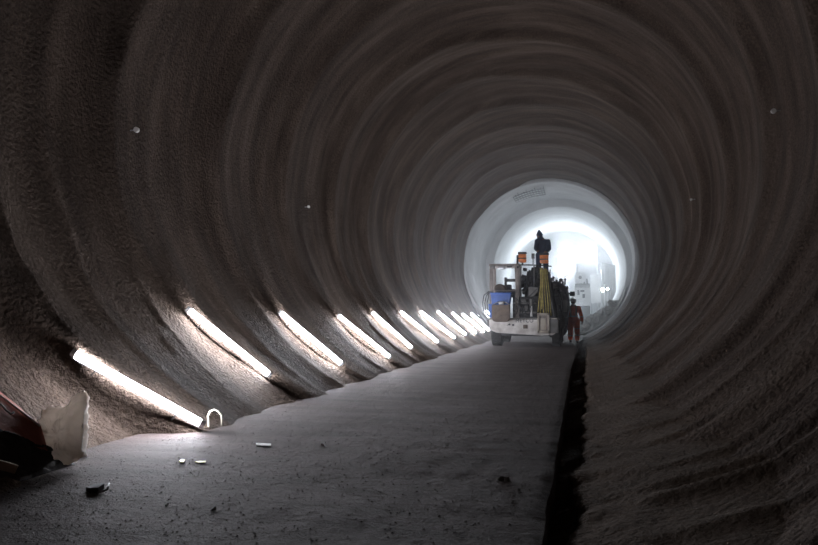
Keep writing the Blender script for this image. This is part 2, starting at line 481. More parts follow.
# ------------------------------------------------------------------ machine
Y0 = 27.7
def X(px, y=Y0): return W(px, 300, y).x
def Z(py, y=Y0): return W(525, py, y).z
base = Vector((X(523), Y0, 0))
MC = empty('spraying_machine', base, 'white wheeled concrete spraying machine parked on the roadway, seen from behind', 'construction machine')
def mbm(): return MB(base)
# white counterweight body with cut lower corners
pts = [(X(489), Z(318)), (X(557.5), Z(318)), (X(557.5), Z(331)), (X(553), Z(335)), (X(541), Z(335.5)), (X(497), Z(333)), (X(489), Z(330))]
body = mbm().prism(pts, Y0, Y0 + 2.3, .03).build('body', M['white'], MC)
mbm().box((X(523), Y0 - .012, Z(328.6)), (X(527.5), Y0 + .05, Z(324.8)), .006).build('tow_recess', M['brown'], body)
mbm().box((X(512), Y0 - .01, Z(326)), (X(514), Y0 + .02, Z(324)), .004).build('warning_plate', M['dark'], body)
mbm().prism([(X(506.5), Z(325.6)), (X(510.5), Z(325.2)), (X(509.5), Z(323.2))], Y0 - .012, Y0 + .02).build('warning_plate', M['dark'], body)
mbm().box((X(489) - .02, Y0 - .03, Z(319.6)), (X(537), Y0 + .25, Z(318.2)), .01).build('step_ledge', M['greyp'], body)
# lettering
cu = bpy.data.curves.new('lettering', 'FONT'); cu.body = 'MEYCO'; cu.size = .18; cu.extrude = .004; cu.align_x = 'CENTER'; cu.space_character = 1.1
tmp = bpy.data.objects.new('tmp', cu); COL.objects.link(tmp); bpy.context.view_layer.update()
tme = bpy.data.meshes.new_from_object(tmp.evaluated_get(bpy.context.evaluated_depsgraph_get())); bpy.data.objects.remove(tmp)
lt = bpy.data.objects.new('lettering', tme); COL.objects.link(lt); lt.parent = body; tme.materials.clear()
lt.location = Vector((X(524.3), Y0 - .008, Z(322.4))) - base; lt.rotation_euler = (pi / 2, 0, 0); tme.materials.append(M['letter'])
# underframe and axles
mbm().box((X(500), Y0 + .3, Z(336.2)), (X(550), Y0 + 6.2, Z(330)), .03).build('underframe', M['dark'], MC)
for yy in (Y0 + .75, Y0 + 4.4):
    mbm().tube([(X(492), yy, .46), (X(556), yy, .46)], .07, 10).build('axle', M['black'], MC)
def wheel(xc, yc, r=.47, wd=.36):
    prof = [(r * .55, -wd / 2), (r * .9, -wd / 2), (r, -wd * .38), (r, wd * .38), (r * .9, wd / 2), (r * .55, wd / 2)]
    m = mbm().lathe(prof, (xc, yc, r), 'X', 40)
    for k in range(22):
        a = 2 * pi * k / 22
        for s_ in (-1, 1):
            rot = Matrix.Rotation(a, 3, 'X') @ Matrix.Rotation(.35 * s_, 3, 'Z')
            c = Vector((xc + s_ * wd * .23, yc, r)) + Matrix.Rotation(a, 3, 'X') @ Vector((0, 0, r + .008))
            m.box(c - Vector((wd * .2, .022, .016)), c + Vector((wd * .2, .022, .016)), 0, rot)
    t = m.build('wheel', M['rubber'], MC)
    mbm().lathe([(.02, -wd / 2 - .01), (r * .5, -wd / 2 + .02), (r * .56, -wd / 2 - .005), (r * .56, wd / 2 + .005), (r * .5, wd / 2 - .02), (.02, wd / 2 + .01)], (xc, yc, r), 'X', 24).build('rim', M['rim'], t)
wheel(X(495.2), Y0 + .75, .47, .40); wheel(X(556) - .02, Y0 + .75, .47, .30)
wheel(X(505.5, 32.1), Y0 + 4.4, .47, .40); wheel(X(556) - .02, Y0 + 4.4, .47, .34)
# mudflap drips
mbm().box((X(553.2), Y0 + 1.3, .12), (X(558.4), Y0 + 1.36, Z(333)), .01).build('mudflap', M['rubber'], MC)
# cab
yc0, yc1 = Y0 + .12, Y0 + 1.35
def post(px0, px1, y0, y1, z0, z1, name='cab_post', m='cabp'):
    return mbm().box((X(px0), y0, z0), (X(px1), y1, z1), .012).build(name, M[m], MC)
zt = Z(263.3)
post(489.3, 492.6, yc0, yc0 + .12, Z(318), zt - .1); post(515.2, 518.8, yc0, yc0 + .12, Z(318), zt - .1)
post(489.3, 492.0, yc1, yc1 + .1, Z(318), zt - .1); post(516.0, 518.8, yc1, yc1 + .1, Z(318), zt - .1)
roof = mbm().box((X(488.8), yc0 - .06, Z(265.8)), (X(519.4), yc1 + .15, zt), .02).build('cab_roof', M['cabp'], MC)
mbm().box((X(490), yc0 - .10, Z(268)), (X(495), yc0 + .0, Z(265)), .01).build('roof_lamp', M['greyp'], roof)
mbm().box((X(498), yc0 - .10, Z(268.8)), (X(505.5), yc0 + .04, Z(265.6)), .012).build('roof_lamp', M['alu'], roof)
mbm().box((X(507), yc0 - .06, Z(267)), (X(512), yc0 + .04, Z(265.4)), .01).build('roof_lamp', M['dark'], roof)
mbm().box((X(491), yc0, Z(291)), (X(518), yc0 + .05, Z(289.8)), .005).build('cab_rail', M['cabp'], MC)
mbm().prism([(X(514.5), Z(266)), (X(516), Z(266)), (X(518), Z(318)), (X(514), Z(318)), (X(515.4), Z(290))], yc0 + .05, yc0 + .14).build('hinge_strip', M['brown'], MC)
# engine hood seen through the cab frame, seat and console
m = mbm(); m.lathe([(.02, -.4), (.18, -.38), (.235, -.25), (.235, .3), (.1, .36)], (X(498.6), Y0 + .75, Z(289.5)), 'Y', 24)
m.build('intake_drum', M['brown'], MC)
mbm().box((X(493), Y0 + .5, Z(297)), (X(514), Y0 + 1.2, Z(288.5)), .03).build('engine_hood', M['dark'], MC)
st = mbm().box((X(503), Y0 + .9, Z(280.6)), (X(513.5), Y0 + 1.0, Z(277.6)), .02).build('headrest', M['dark'], MC)
mbm().tube([(X(503.4), Y0 + .95, Z(290)), (X(503.4), Y0 + .95, Z(276))], .05, 10).build('seat_post', M['dark'], MC)
mbm().box((X(503.5), Y0 + .8, Z(290)), (X(509.5), Y0 + 1.1, Z(283.5)), .05).build('seat_back', M['dark'], MC)
# engine bay
bay = mbm().box((X(512), Y0 + .25, Z(318)), (X(538), Y0 + 1.5, Z(296.5)), .02).build('engine_bay', M['black'], MC)
mbm().box((X(513), Y0 + .16, Z(304)), (X(536), Y0 + .28, Z(302.4)), .01).build('shelf', M['greyp'], bay)
mbm().box((X(513), Y0 + .14, Z(313.5)), (X(536), Y0 + .28, Z(311.6)), .01).build('shelf', M['greyp'], bay)
for i, (a_, b_, z0, z1) in enumerate(((514, 518, 310.5, 305), (519, 522.5, 310.8, 306), (524, 528, 311, 305.5), (515, 519, 301.8, 298), (521, 526, 302, 299), (523, 529, 317.5, 314))):
    mbm().box((X(a_), Y0 + .12, Z(z0)), (X(b_), Y0 + .27, Z(z1)), .03).build('valve_block', M['dark' if i % 2 else 'greyp'], bay)
mbm().tube([(X(531), Y0 + .14, Z(316.5)), (X(531), Y0 + .14, Z(306))], .042, 16).build('filter_canister', M['rigwhite'], bay)
mbm().tube([(X(531), Y0 + .14, Z(306)), (X(531), Y0 + .14, Z(299))], .065, 16).build('filter_head', M['greyp'], bay)
rnd = random.Random(5)
m = mbm()
for k in range(9):
    x0 = X(513 + rnd.random() * 22); x1 = X(513 + rnd.random() * 22)
    m.tube(arc_pts((x0, Y0 + .15, Z(318)), (x1, Y0 + .12, Z(298 + rnd.random() * 6)), .1 * rnd.uniform(-1, 1), 10, (1, -.3, 0)), .016, 6)
m.build('hydraulic_lines', M['cable'], bay, smooth=True)
# folded spraying arm and turret: dark cluster
m = mbm()
arm = m.prism([(X(522), Z(297)), (X(521), Z(283)), (X(524), Z(273)), (X(529), Z(267)), (X(541), Z(265)), (X(542), Z(280)), (X(538), Z(297))], Y0 + 1.4, Y0 + 2.3, .05).build('arm_turret', M['black'], MC)
m = mbm()
for (x0, y0_, x1, y1_, r) in ((523, 292, 528, 270, .10), (529, 295, 533, 266, .12), (520.5, 283, 531, 275, .09), (534, 292, 541, 268, .11), (525, 289, 538, 284, .08), (522, 278, 537, 269, .07)):
    m.tube([(X(x0), Y0 + 1.3, Z(y0_)), (X(x1), Y0 + 1.2, Z(y1_))], r, 14)
    m.tube([(X(x0), Y0 + 1.3, Z(y0_)), (X(x0) + .001, Y0 + 1.22, Z(y0_) + .12)], r * 1.35, 14)
m.build('hydraulic_cylinders', M['dark'], arm)
for k in range(14):
    m = mbm()
    px, py = rnd.uniform(520, 541), rnd.uniform(266, 294)
    s_ = rnd.uniform(.05, .12)
    m.box((X(px) - s_, Y0 + 1.0, Z(py) - s_ * .8), (X(px) + s_, Y0 + 1.35, Z(py) + s_ * .8), .02, Matrix.Rotation(rnd.uniform(-.5, .5), 3, 'Y'))
    m.build('bracket_plate', M['black'], arm)
m = mbm()
for k in range(10):
    x0, x1 = X(rnd.uniform(519, 530)), X(rnd.uniform(527, 543))
    m.tube(arc_pts((x0, Y0 + 1.0, Z(rnd.uniform(280, 297))), (x1, Y0 + .95, Z(rnd.uniform(268, 276))), rnd.uniform(-.25, .25), 12, (1, 0, .4)), .022, 6)
m.build('arm_hoses', M['cable'], arm, smooth=True)
mbm().prism([(X(528), Z(297.5)), (X(528), Z(286.5)), (X(538), Z(287.5)), (X(537), Z(292)), (X(531.5), Z(297.5))], Y0 + .3, Y0 + .38, .01).build('guard_plate', M['greyp'], MC)
mbm().tube([(X(529), Y0 + .28, Z(296)), (X(537), Y0 + .28, Z(288.5))], .015, 6).build('guard_bar', M['dark'], MC)
# deck and rail of the platform on top
mbm().box((X(519), Y0 + 1.2, Z(278)), (X(551), Y0 + 3.0, Z(276.6)), .01).build('deck', M['black'], MC)
mbm().tube([(X(517), Y0 + .2, Z(264.4)), (X(533.5), Y0 + .6, Z(264.2)), (X(550.5), Y0 + 1.25, Z(264.5))], .022, 8).build('deck_rail', M['dark'], MC)
for px in (519, 533, 549.6):
    mbm().tube([(X(px), Y0 + .8, Z(296 if px < 549 else 312)), (X(px), Y0 + .8, Z(264 if px < 549 else 268.5))], .024, 8).build('rail_post', M['greyp'], MC)
mbm().box((X(516.6), Y0 + .1, Z(268)), (X(518.4), Y0 + .22, Z(254.6)), .01).build('lamp_mast', M['black'], MC)
mbm().box((X(531), Y0 + .5, Z(257.8)), (X(534), Y0 + .62, Z(252.4)), .01).build('junction_box', M['greyp'], MC)
mbm().tube([(X(532.5), Y0 + .56, Z(258)), (X(532.5), Y0 + .56, Z(264.3))], .018, 8).build('box_stem', M['greyp'], MC)
def olamp(px0, px1, y):
    h = mbm().box((X(px0), y, Z(262.2)), (X(px1), y + .22, Z(252.0)), .05).build('rear_lamp', M['orange'], MC)
    m = mbm().box((X(px0) - .015, y - .015, Z(254.0)), (X(px1) + .015, y + .2, Z(251.6)), .03)
    m.box((X(px0) + .0, y - .012, Z(258.6)), (X(px1) - .0, y + .1, Z(257.6)), .005)
    m.tube([((X(px0) + X(px1)) / 2, y + .1, Z(262)), ((X(px0) + X(px1)) / 2, y + .1, Z(265))], .03, 8)
    m.build('lamp_cap', M['dark'], h)
olamp(518.4, 526.4, Y0 + .1); olamp(539.0, 548.0, Y0 + .75)
mbm().box((X(540), Y0 + .55, Z(316)), (X(549), Y0 + .8, Z(271)), .02).build('hose_backing', M['dark'], MC)
# cream control cabinet
cab = mbm()
for a_, b_, c_, d_ in ((537.3, 313, 549.3, 315.4), (537.3, 330.5, 549.3, 333.3), (537.3, 313, 539.2, 333), (547.5, 313, 549.3, 333)):
    cab.box((X(a_), Y0 - .10, Z(d_)), (X(c_), Y0 + .12, Z(b_)), .008)
cab = cab.build('control_cabinet', M['cream'], MC)
mbm().box((X(539), Y0 - .04, Z(331)), (X(547.6), Y0 + .06, Z(315)), .005).build('cabinet_back', M['cabp'], cab)
mbm().box((X(540.2), Y0 - .06, Z(330)), (X(545.6), Y0 - .03, Z(318.2)), .008).build('cabinet_panel', M['cream'], cab)
mbm().box((X(549.4), Y0 - .03, Z(333)), (X(558), Y0 + .9, Z(319)), .02).build('side_locker', M['greyp'], MC)
# dark hopper and pump mass on the right side
yh = Y0 + 2.4
def XX(px): return W(px, 300, yh).x
def ZZ(py): return W(560, py, yh).z
outl = [(548, 338), (548, 283), (551.5, 282), (553, 280.6), (556, 281), (559, 283), (562, 282.4), (565.5, 285), (568, 290), (569, 300), (568, 318), (566, 334), (560, 340)]
hop = mbm().prism([(XX(a_), max(.25, ZZ(b_))) for a_, b_ in outl], yh, yh + 2.6, .05).build('hopper', M['dark'], MC)
for a_, b_, c_, d_, r in ((553, 281, 553.4, 277.5, .035), (565, 284.5, 565.4, 279.4, .03), (559, 283, 561, 280, .05)):
    m = mbm().tube([(XX(a_), yh + .1, ZZ(b_)), (XX(c_), yh + .1, ZZ(d_))], r, 10)
    m.ball((XX(c_), yh + .1, ZZ(d_)), r * 1.5); m.build('hopper_nozzle', M['dark'], hop)
m = mbm()
for k in range(6):
    py = 287 + k * 7.5
    m.box((XX(550), yh - .05, ZZ(py + .9)), (XX(567), yh + .05, ZZ(py)), .01)
for px in (552, 557.5, 562.5):
    m.tube([(XX(px), yh - .08, ZZ(336)), (XX(px + rnd.uniform(-1, 1)), yh - .08, ZZ(286))], .03, 8)
m.build('hopper_ribs', M['greyp'], hop)
for (a_, b_, c_, d_, dp, mt) in ((549, 290, 553.5, 297, .22, 'greyp'), (555, 296, 561, 305, .16, 'dark'), (562, 300, 567.5, 312, .18, 'greyp'), (551, 309, 557, 318, .25, 'dark'), (558, 318, 565, 328, .2, 'greyp'), (560, 286.5, 565, 292, .2, 'dark'), (553.5, 283.5, 558, 288, .2, 'greyp')):
    mbm().box((XX(a_), yh - dp, ZZ(d_)), (XX(c_), yh + .1, ZZ(b_)), .03).build('pump_housing', M[mt], hop)
for i in range(5):
    a_ = 551 + i * 3.4
    mbm().tube(arc_pts((XX(a_), yh - .12, ZZ(288 + i)), (XX(a_ + 3), yh - .15, ZZ(328 - i * 3)), .12 * (-1) ** i, 12, (1, -.4, 0)), .03, 6).build('pump_hose', M['cable'], hop, smooth=True)
for a_, b_ in ((550.5, 281.5), (556.6, 280.6), (562.8, 282.2), (567.4, 287)):
    mbm().box((XX(a_ - .9), yh + .1, ZZ(b_ + 2.5)), (XX(a_ + .9), yh + .5, ZZ(b_ - 1.2)), .02).build('hopper_lug', M['dark'], hop)
m = mbm()
m.tube([(XX(567), yh + .1, ZZ(293)), (XX(570.5), yh + .05, ZZ(293.6))], .03, 8)
m.tube([(XX(570.3), yh + .05, ZZ(293.7)), (XX(574.4), yh + .0, ZZ(293.8))], .085, 16)
m.build('side_mirror', M['black'], hop)
mbm().tube([(XX(551), yh - .5, ZZ(283)), (XX(556), yh - .5, ZZ(318))], .07, 12).build('delivery_pipe', M['dark'], MC)
mbm().box((X(486), Y0 + .02, Z(324.5)), (X(489), Y0 + .14, Z(319.8)), .02).build('tail_light', M['greyp'], MC)

# things carried by the machine
bb = Vector((X(501), Y0 - .05, Z(306)))
o = MB(bb).prism([(X(491.4), Z(292.8)), (X(511.6), Z(293.4)), (X(510.8), Z(302)), (X(508.5), Z(309)), (X(493.2), Z(309)), (X(492.5), Z(303))], Y0 - .26, Y0 + .1, .015)
o.box((X(491.1), Y0 - .28, Z(294.3)), (X(511.9), Y0 + .11, Z(292.6)), .008)
o = o.build('blue_tank', M['blue']); o.location = bb
tag(o, 'blue plastic tank hung on the left rear of the white machine', 'tank')
o2 = MB(bb).prism([(X(488.7), Z(304)), (X(493), Z(304)), (X(492.8), Z(317.8)), (X(490.5), Z(317.8))], Y0 - .2, Y0 + .1, .01); o2 = o2.build('chute', M['blue'], None); o2.parent = o
b2 = Vector((X(502.5), Y0 - .45, Z(322)))
pts = [(X(493.2), Z(305)), (X(511), Z(305)), (X(511), Z(318)), (X(509.5), Z(321)), (X(507), Z(322)), (X(497), Z(322)), (X(494.3), Z(321)), (X(493.1), Z(318))]
o = MB(b2).prism(pts, Y0 - .48, Y0 - .29, .02).build('steel_bucket', M['brown']); o.location = b2
tag(o, 'muddy brown steel bucket hung below the blue tank', 'bucket')
m = MB(b2).tube([(X(493.5), Y0 - .40, Z(305)), (X(498), Y0 - .40, Z(302.6)), (X(502.5), Y0 - .40, Z(302)), (X(507), Y0 - .40, Z(302.6)), (X(510.6), Y0 - .40, Z(305))], .016, 8)
m.box((X(500), Y0 - .46, Z(304.6)), (X(505), Y0 - .34, Z(301.6)), .015)
m.build('handle', M['galv'], o)
# yellow hoses draped down beside the cabinet
hx = [(540.6, 538.4, 312), (541.8, 540.4, 313), (543.0, 543.2, 313), (544.8, 545.4, 313), (546.4, 548.0, 313), (547.6, 551.0, 316), (542.3, 542.0, 309)]
hl = ['leftmost yellow hose hanging beside the platform post', 'second yellow hose from the left in the hanging bundle', 'third yellow hose from the left in the hanging bundle',
      'middle right yellow hose of the hanging bundle', 'second yellow hose from the right in the hanging bundle', 'rightmost yellow hose, splayed out at its foot', 'short yellow hose in front of the bundle']
for i, ((t0, b0, pyb), lb) in enumerate(zip(hx, hl)):
    b_ = Vector((X(t0), Y0 + .1, Z(312)))
    p = []
    for k in range(13):
        t = k / 12; sp = t ** 1.6
        p.append((X(t0) * (1 - sp) + X(b0) * sp + .02 * sin(5 * t + i), Y0 + .14 - .08 * t + .05 * (i % 2), Z(268.5 + i % 3) * (1 - t) + Z(pyb) * t))
    top = Vector(p[0]); p = [tuple(top + Vector((.01, .20, -.10))), tuple(top + Vector((.005, .12, .02)))] + p
    o = MB(b_).tube(p, .024, 8).build('hose', M['yellow'], smooth=True); o.location = b_
    tag(o, lb, 'hose', 'yellow hoses hanging on the machine')
for i, (dx, lb) in enumerate(((482.3, 'outer black cable loop bulging out left of the machine'), (484.4, 'inner black cable loop left of the machine'), (486.5, 'short black cable loop tight against the left of the machine'))):
    b_ = Vector((X(489), Y0 + .1, Z(300)))
    p = [(X(492), Z(292 + i)), (X(488), Z(291.5 + i)), (X(dx + 1.5), Z(295 + i)), (X(dx), Z(303)), (X(dx + .8), Z(310)), (X(487.5), Z(315.5 - i)), (X(490.5), Z(317 - i * 2))]
    q = []
    for k in range(len(p) - 1):
        for j in range(4): q.append((p[k][0] + (p[k + 1][0] - p[k][0]) * j / 4, Y0 + .08 + .03 * i, p[k][1] + (p[k + 1][1] - p[k][1]) * j / 4))
    o = MB(b_).tube(q, .016, 6).build('cable', M['cable'], smooth=True); o.location = b_
    tag(o, lb, 'cable', 'black cable loops on the machine')

# ------------------------------------------------------------------ people
def blob(name, parts, base, m, parent, vox=.014, rz=0., smooth=6):
    "tapered limbs and balls fused into one continuous skin"
    mb = MB((0, 0, 0)); R = Matrix.Rotation(rz, 3, 'Z')
    for p in parts:
        if p[0] == 'c':
            _, a, b, ra, rb = p; a = Vector(a); b = Vector(b)
            L_ = (b - a).length; d = (b - a) / max(L_, 1e-6)
            P = [a - d * ra, a - d * ra * .8, a - d * ra * .4]; Rr = [ra * .05, ra * .6, ra * .92]
            for k in range(7):
                t = k / 6; P.append(a.lerp(b, t)); Rr.append(ra + (rb - ra) * t)
            P += [b + d * rb * .4, b + d * rb * .8, b + d * rb]; Rr += [rb * .92, rb * .6, rb * .05]
            mb.tube(P, Rr, 14)
        else:
            _, c, r, s = p; mb.ball(c, r, 18, 12, s)
    for v in mb.bm.verts: v.co = R @ v.co
    o = mb.build(name, m, parent, smooth=True)
    md = o.modifiers.new('fuse', 'REMESH'); md.mode = 'VOXEL'; md.voxel_size = vox; md.use_smooth_shade = True
    if smooth:
        sm_ = o.modifiers.new('soften', 'SMOOTH'); sm_.factor = .5; sm_.iterations = smooth
    return o

def hand(w, d, side, fw, curl=.5, sc=1.):
    "w wrist, d direction of the hand, side: across the palm towards the thumb, fw: palm facing"
    w = Vector(w); d = Vector(d).normalized(); sd = Vector(side).normalized(); pf = Vector(fw).normalized()
    out = [('c', w, w + d * .04, .026, .028)]
    for i, (off, L_) in enumerate(((.032, .072), (.011, .082), (-.011, .076), (-.031, .060))):
        r0 = w + d * .03 + sd * off * .6; k0 = w + d * .092 + sd * off
        out.append(('c', r0, k0, .016, .0125))
        p = k0; dd = d
        for j, f in enumerate((.45, .32, .23)):
            dd = (dd + pf * curl * (.35 + .25 * j)).normalized(); q = p + dd * L_ * f
            out.append(('c', p, q, .0105 - .001 * j, .0098 - .001 * j)); p = q
    t0 = w + d * .028 + sd * .018; t1 = t0 + (sd * .75 + d * .6 + pf * .2).normalized() * .042
    t2 = t1 + (d * .9 + sd * .15 + pf * .35).normalized() * .032; t3 = t2 + (d * .9 - sd * .1 + pf * .4).normalized() * .026
    out += [('c', t0, t1, .016, .0125), ('c', t1, t2, .012, .011), ('c', t2, t3, .011, .009)]
    return out

def head_parts(c, yaw=0.):
    "head facing -y, chin to crown about 0.23 m; c is the centre of the head"
    cx, cy, cz = c; R = Matrix.Rotation(yaw, 3, 'Z')
    def P(x, y, z): return Vector(c) + R @ Vector((x, y, z))
    return [('b', P(0, .012, .03), .092, (.84, 1.0, .98)), ('b', P(0, -.02, -.045), .066, (.88, .95, 1.0)), ('b', P(0, -.045, -.088), .026, (1.1, .9, .8)),
            ('c', P(0, -.088, .012), P(0, -.112, -.018), .009, .015), ('b', P(0, -.085, -.055), .020, (1.3, .6, .45)),
            ('b', P(0, -.082, .03), .03, (1.8, .5, .5)), ('b', P(.08, .01, -.005), .024, (.4, .8, 1.2)), ('b', P(-.08, .01, -.005), .024, (.4, .8, 1.2)),
            ('c', P(0, .02, -.06), P(0, .03, -.15), .055, .058)]

# walking worker in orange
WY = 31.4
wp = W(573.6, 342, WY); wp = Vector((wp.x, WY, .0))
WK = empty('person', wp, 'person in orange high visibility workwear and white helmet walking beside the machine', 'person')
RZW = .06
Lh, Rh = (.105, 0, .93), (-.105, 0, .93)         # hips (local x to the right of the picture)
Lk, Rk = (.12, -.10, .51), (-.10, .06, .50)
La, Ra = (.12, -.12, .09), (-.10, .24, .12)
Ls, Rs = (.19, .0, 1.44), (-.19, .0, 1.44)
Le, Re = (.27, .05, 1.15), (-.27, -.03, 1.15)
Lw, Rw = (.30, -.04, .90), (-.29, -.13, .92)
hc = (0, -.04, 1.66)
bp = head_parts(hc) + [('c', (0, 0, 1.48), (0, 0, 1.15), .12, .11), ('c', (0, 0, 1.15), (0, 0, .95), .11, .13),
     ('c', Ls, Le, .05, .04), ('c', Le, Lw, .038, .026), ('c', Rs, Re, .05, .04), ('c', Re, Rw, .038, .026),
     ('c', (0, 0, 1.42), Ls, .07, .055), ('c', (0, 0, 1.42), Rs, .07, .055),
     ('c', Lh, Lk, .085, .055), ('c', Lk, La, .05, .035), ('c', Rh, Rk, .085, .055), ('c', Rk, Ra, .05, .035)]
bp += hand(Lw, (.06, -.06, -1), (-.25, -1, 0), (-1, .1, 0), .45) + hand(Rw, (-.04, -.1, -1), (.25, -1, 0), (1, .1, 0), .45)
wb = blob('body', bp, wp, M['skin'], WK, .0085, RZW, 3)
m = MB()
m.bm.free(); m = MB()
for sx in (-1, 1): MB().ball((hc[0] + sx * .032, hc[1] - .088, hc[2] + .008), .012).build('eye', M['dark'], wb, smooth=True)
suit = [('c', (0, .01, 1.42), (0, .01, 1.18), .155, .15), ('c', (0, .01, 1.18), (0, .0, .95), .15, .165), ('b', (.10, .0, 1.36), .12, (1, .9, 1)), ('b', (-.10, .0, 1.36), .12, (1, .9, 1)),
        ('c', (0, .0, 1.44), Ls, .10, .08), ('c', (0, .0, 1.44), Rs, .10, .08), ('c', (0, .01, 1.45), (0, .015, 1.52), .085, .07),
        ('c', Ls, Le, .082, .066), ('c', Le, Vector(Le).lerp(Vector(Lw), .93), .066, .05), ('c', Rs, Re, .082, .066), ('c', Re, Vector(Re).lerp(Vector(Rw), .93), .066, .05),
        ('c', Lh, Lk, .125, .092), ('c', Lk, (La[0], La[1], La[2] + .07), .09, .08), ('c', Rh, Rk, .125, .092), ('c', Rk, (Ra[0], Ra[1] - .01, Ra[2] + .06), .09, .08),
        ('b', (Lk[0], Lk[1] - .01, .44), .09, (1, 1, .6)), ('b', (La[0], La[1], .2), .088, (1, 1.05, .6)), ('b', (Ra[0], Ra[1], .22), .088, (1, 1.05, .6))]
su = blob('coverall', suit, wp, M['hivis'], WK, .013, RZW, 4)
m = MB()
def bout(m):
    for v in m.bm.verts: v.co = Matrix.Rotation(RZW, 3, 'Z') @ v.co
    m.build('reflective_band', M['tape'], su, smooth=True)
def band(a, b, t, r, wd=.05, sy=.9):
    m = MB()
    a = Vector(a); b = Vector(b); c = a.lerp(b, t); d = (b - a).normalized()
    m.tube([c - d * wd / 2, c + d * wd / 2], r, 22); bout(m)
band(Lk, La, .45, .096); band(Rk, Ra, .45, .096); band(Lh, Lk, .85, .104, .04); band(Le, Lw, .35, .071); band(Re, Rw, .35, .071)
for sx in (-1, 1):
    m = MB(); m.tube([(sx * .09, -.150, 1.10), (sx * .095, -.158, 1.25), (sx * .10, -.135, 1.42), (sx * .10, -.06, 1.50), (sx * .10, .03, 1.52), (sx * .1, .14, 1.44), (sx * .09, .165, 1.25)], .024, 8); bout(m)
m = MB(); m.lathe([(.176, -.025), (.178, 0), (.176, .025)], (0, .005, 1.10), 'Z', 28); bout(m)
m = MB()
m.lathe([(.13, -.01), (.128, .005), (.108, .012), (.112, .05), (.10, .095), (.07, .125), (.03, .14), (.005, .142)], (hc[0], hc[1] + .012, hc[2] + .045), 'Z', 28)
m.box((hc[0] - .012, hc[1] - .09, hc[2] + .16), (hc[0] + .012, hc[1] + .11, hc[2] + .19), .006)
m.box((hc[0] - .07, hc[1] - .155, hc[2] + .038), (hc[0] + .07, hc[1] - .09, hc[2] + .05), .005)
m.build('helmet', M['helmet'], WK)
for (ax, ay, az), nm in ((La, 0), (Ra, 1)):
    lift = .0 if nm == 0 else .03
    blob('boot', [('c', (ax, ay + .03, .06 + lift), (ax + .01, ay - .13, .045 + lift), .052, .042), ('c', (ax, ay + .01, .06 + lift), (ax, ay, .20 + lift), .055, .062),
                  ('c', (ax, ay + .04, .03 + lift), (ax + .01, ay - .15, .028 + lift), .03, .03)], wp, M['boot'], WK, .01, RZW, 2)

# operator on top of the machine
OY = Y0 + 1.75
op = Vector((W(542.3, 270, OY).x, OY, Z(276.7)))
OP = empty('person', op, 'person in hooded dark navy workwear standing on top of the white machine', 'person')
hc = (-.09, -.03, 1.60)
Ls, Rs = (.19, .02, 1.36), (-.16, -.02, 1.38)
Le, Re = (.235, -.05, 1.09), (-.20, -.12, 1.10)
Lw, Rw = (.17, -.24, .96), (-.14, -.33, 1.0)
Lh, Rh = (.10, 0, .88), (-.10, 0, .88); Lk, Rk = (.12, -.03, .47), (-.12, -.03, .47); La, Ra = (.13, .02, .08), (-.13, .02, .08)
bp = head_parts(hc, -.8) + [('c', (0, 0, 1.38), (0, 0, .95), .12, .12), ('c', (-.09, 0, 1.47), (0, 0, 1.38), .055, .07), ('c', (0, 0, 1.36), Ls, .06, .05), ('c', (0, 0, 1.36), Rs, .06, .05),
     ('c', Ls, Le, .05, .04), ('c', Le, Lw, .038, .026), ('c', Rs, Re, .05, .04), ('c', Re, Rw, .038, .026),
     ('c', Lh, Lk, .085, .055), ('c', Lk, La, .05, .035), ('c', Rh, Rk, .085, .055), ('c', Rk, Ra, .05, .035)]
bp += hand(Lw, (-.5, -.8, -.2), (-.5, .2, .8), (-.2, -.2, -1), .6) + hand(Rw, (.1, -.95, -.2), (.8, .2, .6), (.2, -.2, -1), .6)
wb = blob('body', bp, op, M['skin'], OP, .0085, 0, 3)
su = blob('jacket', [('c', (-.01, .01, 1.34), (0, .01, 1.1), .15, .165), ('c', (0, .01, 1.1), (.0, .0, .86), .165, .19), ('c', (0, 0, 1.37), Ls, .10, .09), ('c', (0, 0, 1.38), Rs, .10, .085),
      ('c', (0, 0, 1.40), (-.07, 0, 1.50), .11, .095), ('c', Ls, Le, .095, .08), ('c', Le, Vector(Le).lerp(Vector(Lw), .9), .08, .055), ('c', Rs, Re, .09, .078), ('c', Re, Vector(Re).lerp(Vector(Rw), .9), .075, .055)], op, M['navy'], OP, .014, 0, 4)
blob('hood', [('b', (hc[0] + .01, hc[1] + .035, hc[2] + .01), .122, (.92, 1.0, 1.12)), ('c', (hc[0] + .02, hc[1] + .05, hc[2] + .02), (hc[0] - .005, hc[1] + .02, hc[2] + .145), .09, .05), ('c', (hc[0] + .01, hc[1] + .03, hc[2] - .08), (hc[0] + .04, hc[1] + .02, hc[2] - .17), .09, .12)], op, M['navy'], OP, .012, 0, 4)
blob('trousers', [('c', (0, 0, .92), (0, 0, .86), .15, .16), ('c', Lh, Lk, .12, .09), ('c', Lk, (La[0], La[1], .14), .09, .08), ('c', Rh, Rk, .12, .09), ('c', Rk, (Ra[0], Ra[1], .14), .09, .08)], op, M['navy'], OP, .014, 0, 4)
for ax, ay, az in (La, Ra):
    blob('boot', [('c', (ax, ay + .03, .055), (ax, ay - .15, .045), .05, .042), ('c', (ax, ay + .01, .06), (ax, ay, .18), .055, .06), ('c', (ax, ay + .04, .03), (ax, ay - .16, .028), .03, .028)], op, M['boot'], OP, .01, 0, 2)

OP.scale = (1.14, 1.1, 1.06); WK.scale = (1.16, 1.1, .99)
